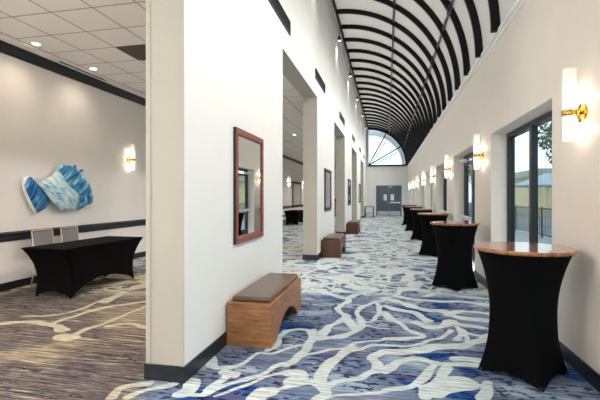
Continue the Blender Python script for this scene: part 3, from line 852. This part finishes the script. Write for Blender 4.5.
# ---------------------------------------------------------------- blue wall sculpture
def art_mat(name, stops, scale, rot, stretch):
    m = mat(name, (1,1,1,1), .28, coat=.5)
    nt = m.node_tree; N = nt.nodes; L = nt.links; b = N['Principled BSDF']
    t = N.new('ShaderNodeTexCoord'); mp = N.new('ShaderNodeMapping'); mp.inputs['Rotation'].default_value = (rot, 0, 0)
    mp2 = N.new('ShaderNodeMapping'); mp2.inputs['Scale'].default_value = stretch
    n = N.new('ShaderNodeTexNoise'); n.inputs['Scale'].default_value = scale; n.inputs['Detail'].default_value = 3; n.inputs['Distortion'].default_value = .7
    r = N.new('ShaderNodeValToRGB'); e = r.color_ramp.elements
    while len(e) < len(stops): e.new(.5)
    for k, (p, c) in enumerate(stops): e[k].position = p; e[k].color = c
    L.new(t.outputs['Object'], mp.inputs[0]); L.new(mp.outputs[0], mp2.inputs[0]); L.new(mp2.outputs[0], n.inputs['Vector']); L.new(n.outputs['Fac'], r.inputs[0]); L.new(r.outputs[0], b.inputs['Base Color'])
    return m
deepb = [(.32, rgb(8,50,110)), (.44, rgb(14,92,158)), (.55, rgb(40,140,190)), (.68, rgb(130,200,220))]
midb = [(.32, rgb(6,66,132)), (.45, rgb(22,116,176)), (.55, rgb(70,162,202)), (.68, rgb(170,216,228))]
palb = [(.32, rgb(90,160,196)), (.45, rgb(160,206,220)), (.55, rgb(206,228,230)), (.68, rgb(232,238,234))]
AM = [art_mat('art_deep_blue', deepb, 3, .5, (1, 9, 1.6)), art_mat('art_mid_blue', midb, 2.4, -.8, (1, 1.5, 7)), art_mat('art_pale_blue', palb, 3, .6, (1, 2, 7)), mat('art_white_edge', rgb(235,238,238), .3)]
ay0, az0 = plane_pt(57, 190, XW)
art = thing('wall_sculpture', 'blue and white folded shell-like wall sculpture on the ballroom wall', 'wall art', (XW, ay0-.07, az0))
def art_panel(name, pts, m, base, tilt, rim=True):
    """pts in crop pixels; the sheet stands off the wall by base and curls by tilt (toward its edges)"""
    P2 = []
    for x, y in pts:
        yy, zz = plane_pt(20+x/6.15, 155+y/6.15, XW); P2.append(Vector((yy-ay0, zz-az0)))
    c = sum(P2, Vector((0,0)))/len(P2)
    # smooth ring
    n = len(P2); ring = []
    for i in range(n):
        p0, p1, p2, p3 = P2[i-1], P2[i], P2[(i+1) % n], P2[(i+2) % n]
        for t in (0, .34, .67): ring.append(.5*((2*p1)+(-p0+p2)*t+(2*p0-5*p1+4*p2-p3)*t*t+(-p0+3*p1-3*p2+p3)*t**3))
    K = 6; vs = []; fs = []; m_ = len(ring)
    def dep(p, q):
        return max(.012, base + tilt[0]*p.x + tilt[1]*p.y + tilt[2]*(1-q*q) + .012*math.sin(p.x*22+p.y*15)*q)
    for k in range(1, K+1):
        q = k/K
        for p in ring:
            u = c+(p-c)*q; vs.append((dep(u, q), u.x, u.y))
    vs.append((dep(c, 0), c.x, c.y)); ci = len(vs)-1
    for i in range(m_): fs.append((ci, i, (i+1) % m_))
    for k in range(K-1):
        for i in range(m_): a = k*m_+i; b = k*m_+(i+1) % m_; fs.append((a, a+m_, b+m_, b))
    o = MB().add(vs, fs, 0, True).build(name, [m, AM[3]], art)
    sd = o.modifiers.new('thickness', 'SOLIDIFY'); sd.thickness = .022; sd.offset = 0; sd.material_offset_rim = 1
    return o
art_panel('backing_sheet', [(20,150),(40,136),(62,134),(80,170),(120,240),(160,300),(140,334),(100,360),(70,322),(44,262),(24,216)], AM[3], .03, (-.05,0,.03))
art_panel('folded_sheet', [(35,145),(58,138),(95,165),(125,200),(165,250),(190,290),(150,325),(105,352),(80,320),(50,260),(30,215),(24,180)], AM[0], .06, (-.05,0,.05))
art_panel('folded_sheet', [(120,162),(190,130),(232,88),(270,150),(300,200),(345,245),(345,290),(322,340),(280,332),(240,342),(200,300),(160,240),(130,195)], AM[2], .10, (0,-.05,.06))
art_panel('folded_sheet', [(238,65),(300,72),(350,100),(390,150),(420,200),(425,240),(345,245),(300,200),(262,150),(236,125),(228,95)], AM[1], .07, (.05,.05,.04))
art_panel('folded_sheet', [(345,242),(390,252),(432,245),(425,290),(390,312),(360,328),(345,336),(354,290)], AM[0], .08, (.05,0,.05))
art_panel('folded_sheet', [(352,98),(385,118),(418,165),(434,200),(434,242),(424,238),(418,200),(388,150)], AM[2], .05, (0,0,.03))
art_panel('folded_sheet', [(62,148),(85,150),(130,185),(175,245),(225,290),(190,296),(165,262),(120,205)], AM[2], .13, (0,0,.02))
for p in ([(325,78),(340,66),(348,72),(338,92)], [(362,104),(378,88),(384,96),(372,112)]): art_panel('fin', p, AM[1], .06, (0,0,.01))

# ---------------------------------------------------------------- ballroom ceiling fittings
WALLBEAM = bpy.data.lights.new('down_beam_low', 'SPOT'); WALLBEAM.energy = DOWN_W*.14; WALLBEAM.spot_size = math.radians(140); WALLBEAM.spot_blend = 1; WALLBEAM.color = (1,.86,.70); WALLBEAM.shadow_soft_size = .1
def make_downlight(on=True):
    t = thing('recessed_downlight', 'x', 'ceiling light')
    MB().lathe([(.055,.0),(.085,-.004),(.088,0),(.088,.004)], 28).build('trim_ring', WHITEMETAL, t)
    MB().lathe([(0,-.002),(.056,-.002)], 28).build('lamp_lens', LAMPGLOW, t)
    ld = bpy.data.lights.new('down_beam', 'SPOT'); ld.energy = DOWN_W; ld.spot_size = math.radians(130); ld.spot_blend = 1; ld.color = (1,.92,.84); ld.shadow_soft_size = .08
    l = bpy.data.objects.new('down_beam', ld); COL.objects.link(l); l.parent = t; l.location = (0,0,-.02)
    return t
d0 = make_downlight()  # all except the pair over the sculpture are added to brighten the ballroom
DL = [(-5.51,5.38,'over the blue sculpture, left one of two'), (-5.51,6.66,'over the blue sculpture, right one of two'),
      (-5.51,3.1,'out of view left of the sculpture'), (-3.9,2.5,'out of view near the corridor'), (-3.9,.2,'out of view beside the viewpoint'), (-5.51,.2,'out of view by the ballroom wall'), (-3.9,-3,'behind the viewpoint'), (-2.75,4.9,'hidden behind the near pier face'), (-2.75,7.2,'hidden behind the nearest mirror'), (-3.2,10.5,'hidden behind the near pier'), (-5.1,12.5,'hidden behind the near pier by the ballroom wall'),
      (-3.6,15.5,'far part of ballroom'), (-5.2,18.5,'far part of ballroom near the wall'), (-3.6,20.5,'by the far covered table'), (-3.6,25.5,'before the far mirror'), (-4.6,29.5,'by the ballroom end wall')]
for i, (x, y, l) in enumerate(DL):
    lab = 'small recessed downlight in the ballroom ceiling, '+l
    if i == 0: d0.location = (x, y, ZC); d0['label'] = lab; d0['group'] = 'downlights in the ballroom ceiling'
    else: dup(d0, None, (x, y, ZC), 0, lab)
for o_ in list(COL.objects):
    if o_.type == 'LIGHT' and o_.name.startswith('down_beam') and o_.parent and o_.parent.location.x < -5:
        o_.data = WALLBEAM
def make_added_pendant():  # unseen pendants added to brighten the ballroom ceiling and wall
    t = thing('pendant_lamp', 'x', 'pendant lamp', group='globe pendants in the ballroom')
    MB().cyl((0,0,0),(0,0,.75), .008, n=10).build('cord', BLACK, t)
    MB().cyl((0,0,.72),(0,0,.75), .07).build('ceiling_rose', BRASS, t)
    prof = [(.03,.0)]+[(.22*math.sin(a), -.22+.22*math.cos(a)) for a in [.2+k*.29 for k in range(11)]]
    MB().lathe(prof, 28).build('globe', SHADEGLASS, t)
    ld = bpy.data.lights.new('lamp_light', 'POINT'); ld.energy = ADDED_PENDANT_W; ld.color = (1,.94,.88); ld.shadow_soft_size = .2
    l = bpy.data.objects.new('lamp_light', ld); COL.objects.link(l); l.parent = t; l.location = (0,0,-.68)
    return t
pn = make_added_pendant(); pn.location = (-4.9, .3, ZC-.75); pn['label'] = 'frosted globe pendant in the ballroom beside the viewpoint, out of view'
dup(pn, None, (-3.9, -2.7, ZC-.75), 0, 'frosted globe pendant in the ballroom behind the viewpoint')
# dark return grille and slot diffuser
gr = thing('return_grille', 'dark square return air grille in the ballroom ceiling beside the near pier', 'vent', (-4.34, 5.76, ZC-.0135))
MB().box(0, 0, .0, 1.25, .62, .012).build('panel', GRILLE, gr)
mb = MB()
for k in range(7): mb.box(.03, .68+k*.05, 0, 1.22, .70+k*.05, .01)
mb.build('slats', WHITEMETAL, gr)
MB().box(.03, .64, .009, 1.22, 1.03, .013).build('grille_backing', GRILLE, gr)
sl = thing('slot_diffuser', 'narrow dark slot air diffuser beside the black crown moulding', 'vent', (XW+.17, 6.1, ZC-.025))
MB().box(0, 0, -.01, .02, 1.2, 0).box(.08, 0, -.01, .10, 1.2, 0).build('frame', WHITEMETAL, sl)
MB().box(.02, 0, -.006, .08, 1.2, 0).build('slot', RIB, sl)

# ---------------------------------------------------------------- end of corridor side table, ballroom end
st = thing('side_table', 'small dark console table with lower shelf beside the end double doors', 'table', (-1.24, 28.9, 0))
MB().box(-.32, -.25, .76, .32, .25, .80).build('table_top', DARKFRAME, st)
MB().box(-.29, -.22, .30, .29, .22, .33).build('shelf', DARKFRAME, st)
for sx in (-1, 1):
    for sy in (-1, 1): MB().box(sx*.29-.03, sy*.22-.03, 0, sx*.29+.03, sy*.22+.03, .76).build('leg', DARKFRAME, st)
lec = thing('lectern', 'brown wooden lectern at the far end of the ballroom, glimpsed through the second opening', 'lectern', (-4.15, 30.6, 0))
MB().box(-.3, -.25, .05, .3, .25, 1.15).build('body', BENCHWOOD, lec); MB().box(-.34, -.3, 0, .34, .3, .05).build('base', DARKBENCH, lec)
MB().prism([(-.30,1.15),(.28,1.15),(.28,1.22),(-.30,1.34)], 'x', -.34, .34).build('top', DARKBENCH, lec)

# ---------------------------------------------------------------- outside the windows
PAVE = mat('grey_blue_paving', rgb(150,160,168), .8, noise=.1, nscale=2)
mb = MB(); mb.box(XR+.34, -20, -.12, 40, 80, -.02); mb.box(-8, YE+.2, -.12, XR+.34, 80, -.02)
tag(mb.build('ground', PAVE), 'pale grey paving outside the windows', 'ground', kind='structure')
rl = thing('railing', 'thin grey metal railing outside the windows', 'railing', (5.6, 4, -.02))
mb = MB(); mb.bar((0,0,1.08),(0,34,1.08), .05, .05); mb.bar((0,0,.12),(0,34,.12), .04, .04); mb.build('rail', mat('grey_rail_metal', rgb(92,104,112), .5, metal=.3), rl)
mb = MB()
for k in range(227): mb.bar((0, k*.15, .12), (0, k*.15, 1.06), .02, .02)
tag(mb.build('balusters', MATS['grey_rail_metal'], rl), kind='stuff')
for k in range(12): MB().box(-.03, k*3.09-.03, 0, .03, k*3.09+.03, 1.12).build('post', MATS['grey_rail_metal'], rl)
hb = thing('building', 'pale yellow stucco building with flat white roof outside the windows', 'building', (16, 38, 0))
yst = mat('yellow_stucco', rgb(214,200,158), .8, noise=.05, nscale=1)
MB().box(-5, -6, 0, 9, 10, 3.0).build('wall', yst, hb); MB().box(-5.5, -6.6, 3.0, 9.5, 10.5, 3.5).build('roof', mat('pale_roof', rgb(176,176,168), .8), hb)
MB().box(-4, -7.2, 2.05, 3, -6, 2.25).build('awning', mat('blue_grey_awning', rgb(128,150,166), .8), hb)
for k in range(4): MB().box(-4+k*3, -6.03, .9, -2.6+k*3, -6, 2.0).build('window', mat('far_window', rgb(110,126,136), .2), hb)
um = thing('patio_umbrella', 'blue-grey patio umbrella outside the nearest window', 'umbrella', (8.3, 23.5, 0))
MB().cyl((0,0,0),(0,0,2.6), .03).build('pole', WHITEMETAL, um)
MB().lathe([(0,2.75),(.7,2.5),(1.7,2.1),(1.7,2.02),(.7,2.42),(0,2.68)], 8, smooth=False).build('canopy', mat('blue_umbrella_cloth', rgb(150,176,194), .8), um)
def make_tree(label, loc, h, seed):
    rnd = random.Random(seed); t = thing('tree', label, 'tree', loc, group='trees outside the windows')
    mb = MB(); mb.cyl((0,0,0), (.1,.05,h*.55), .16, .09, n=10)
    for k in range(7):
        a = rnd.uniform(0, 2*PI); mb.cyl((.07,.03,h*(.35+.03*k)), (math.cos(a)*1.1, math.sin(a)*1.1, h*(.6+.05*k)), .05, .02, n=7)
    mb.build('trunk', mat('tree_bark', rgb(84,74,66), .9), t)
    lv = MB()
    for k in range(1500):
        a = rnd.uniform(0, 2*PI); b = rnd.uniform(-.8, 1); r = rnd.uniform(.5, 1)**.5*h*.33
        c = Vector((math.cos(a)*r*math.sqrt(1-b*b*.9), math.sin(a)*r*math.sqrt(1-b*b*.9), h*.74+b*r*.75))
        d = Vector((rnd.uniform(-1,1), rnd.uniform(-1,1), rnd.uniform(-1,1))).normalized(); e = d.orthogonal().normalized()
        s_ = rnd.uniform(.08, .17)
        lv.add([c-d*s_, c+e*s_*.45, c+d*s_, c-e*s_*.45], [(0,1,2,3)])
    lv.build('foliage', mat('leaf_green', rgb(92,112,92), .8, noise=.3, nscale=2), t, fix=False)
make_tree('leafy tree outside the nearest window', (7.6, 17.5, 0), 5.2, 1)
make_tree('leafy tree in front of the yellow building', (12.5, 27.5, 0), 6.0, 2)
make_tree('leafy tree farther along outside the windows', (6.8, 34, 0), 5.5, 3)
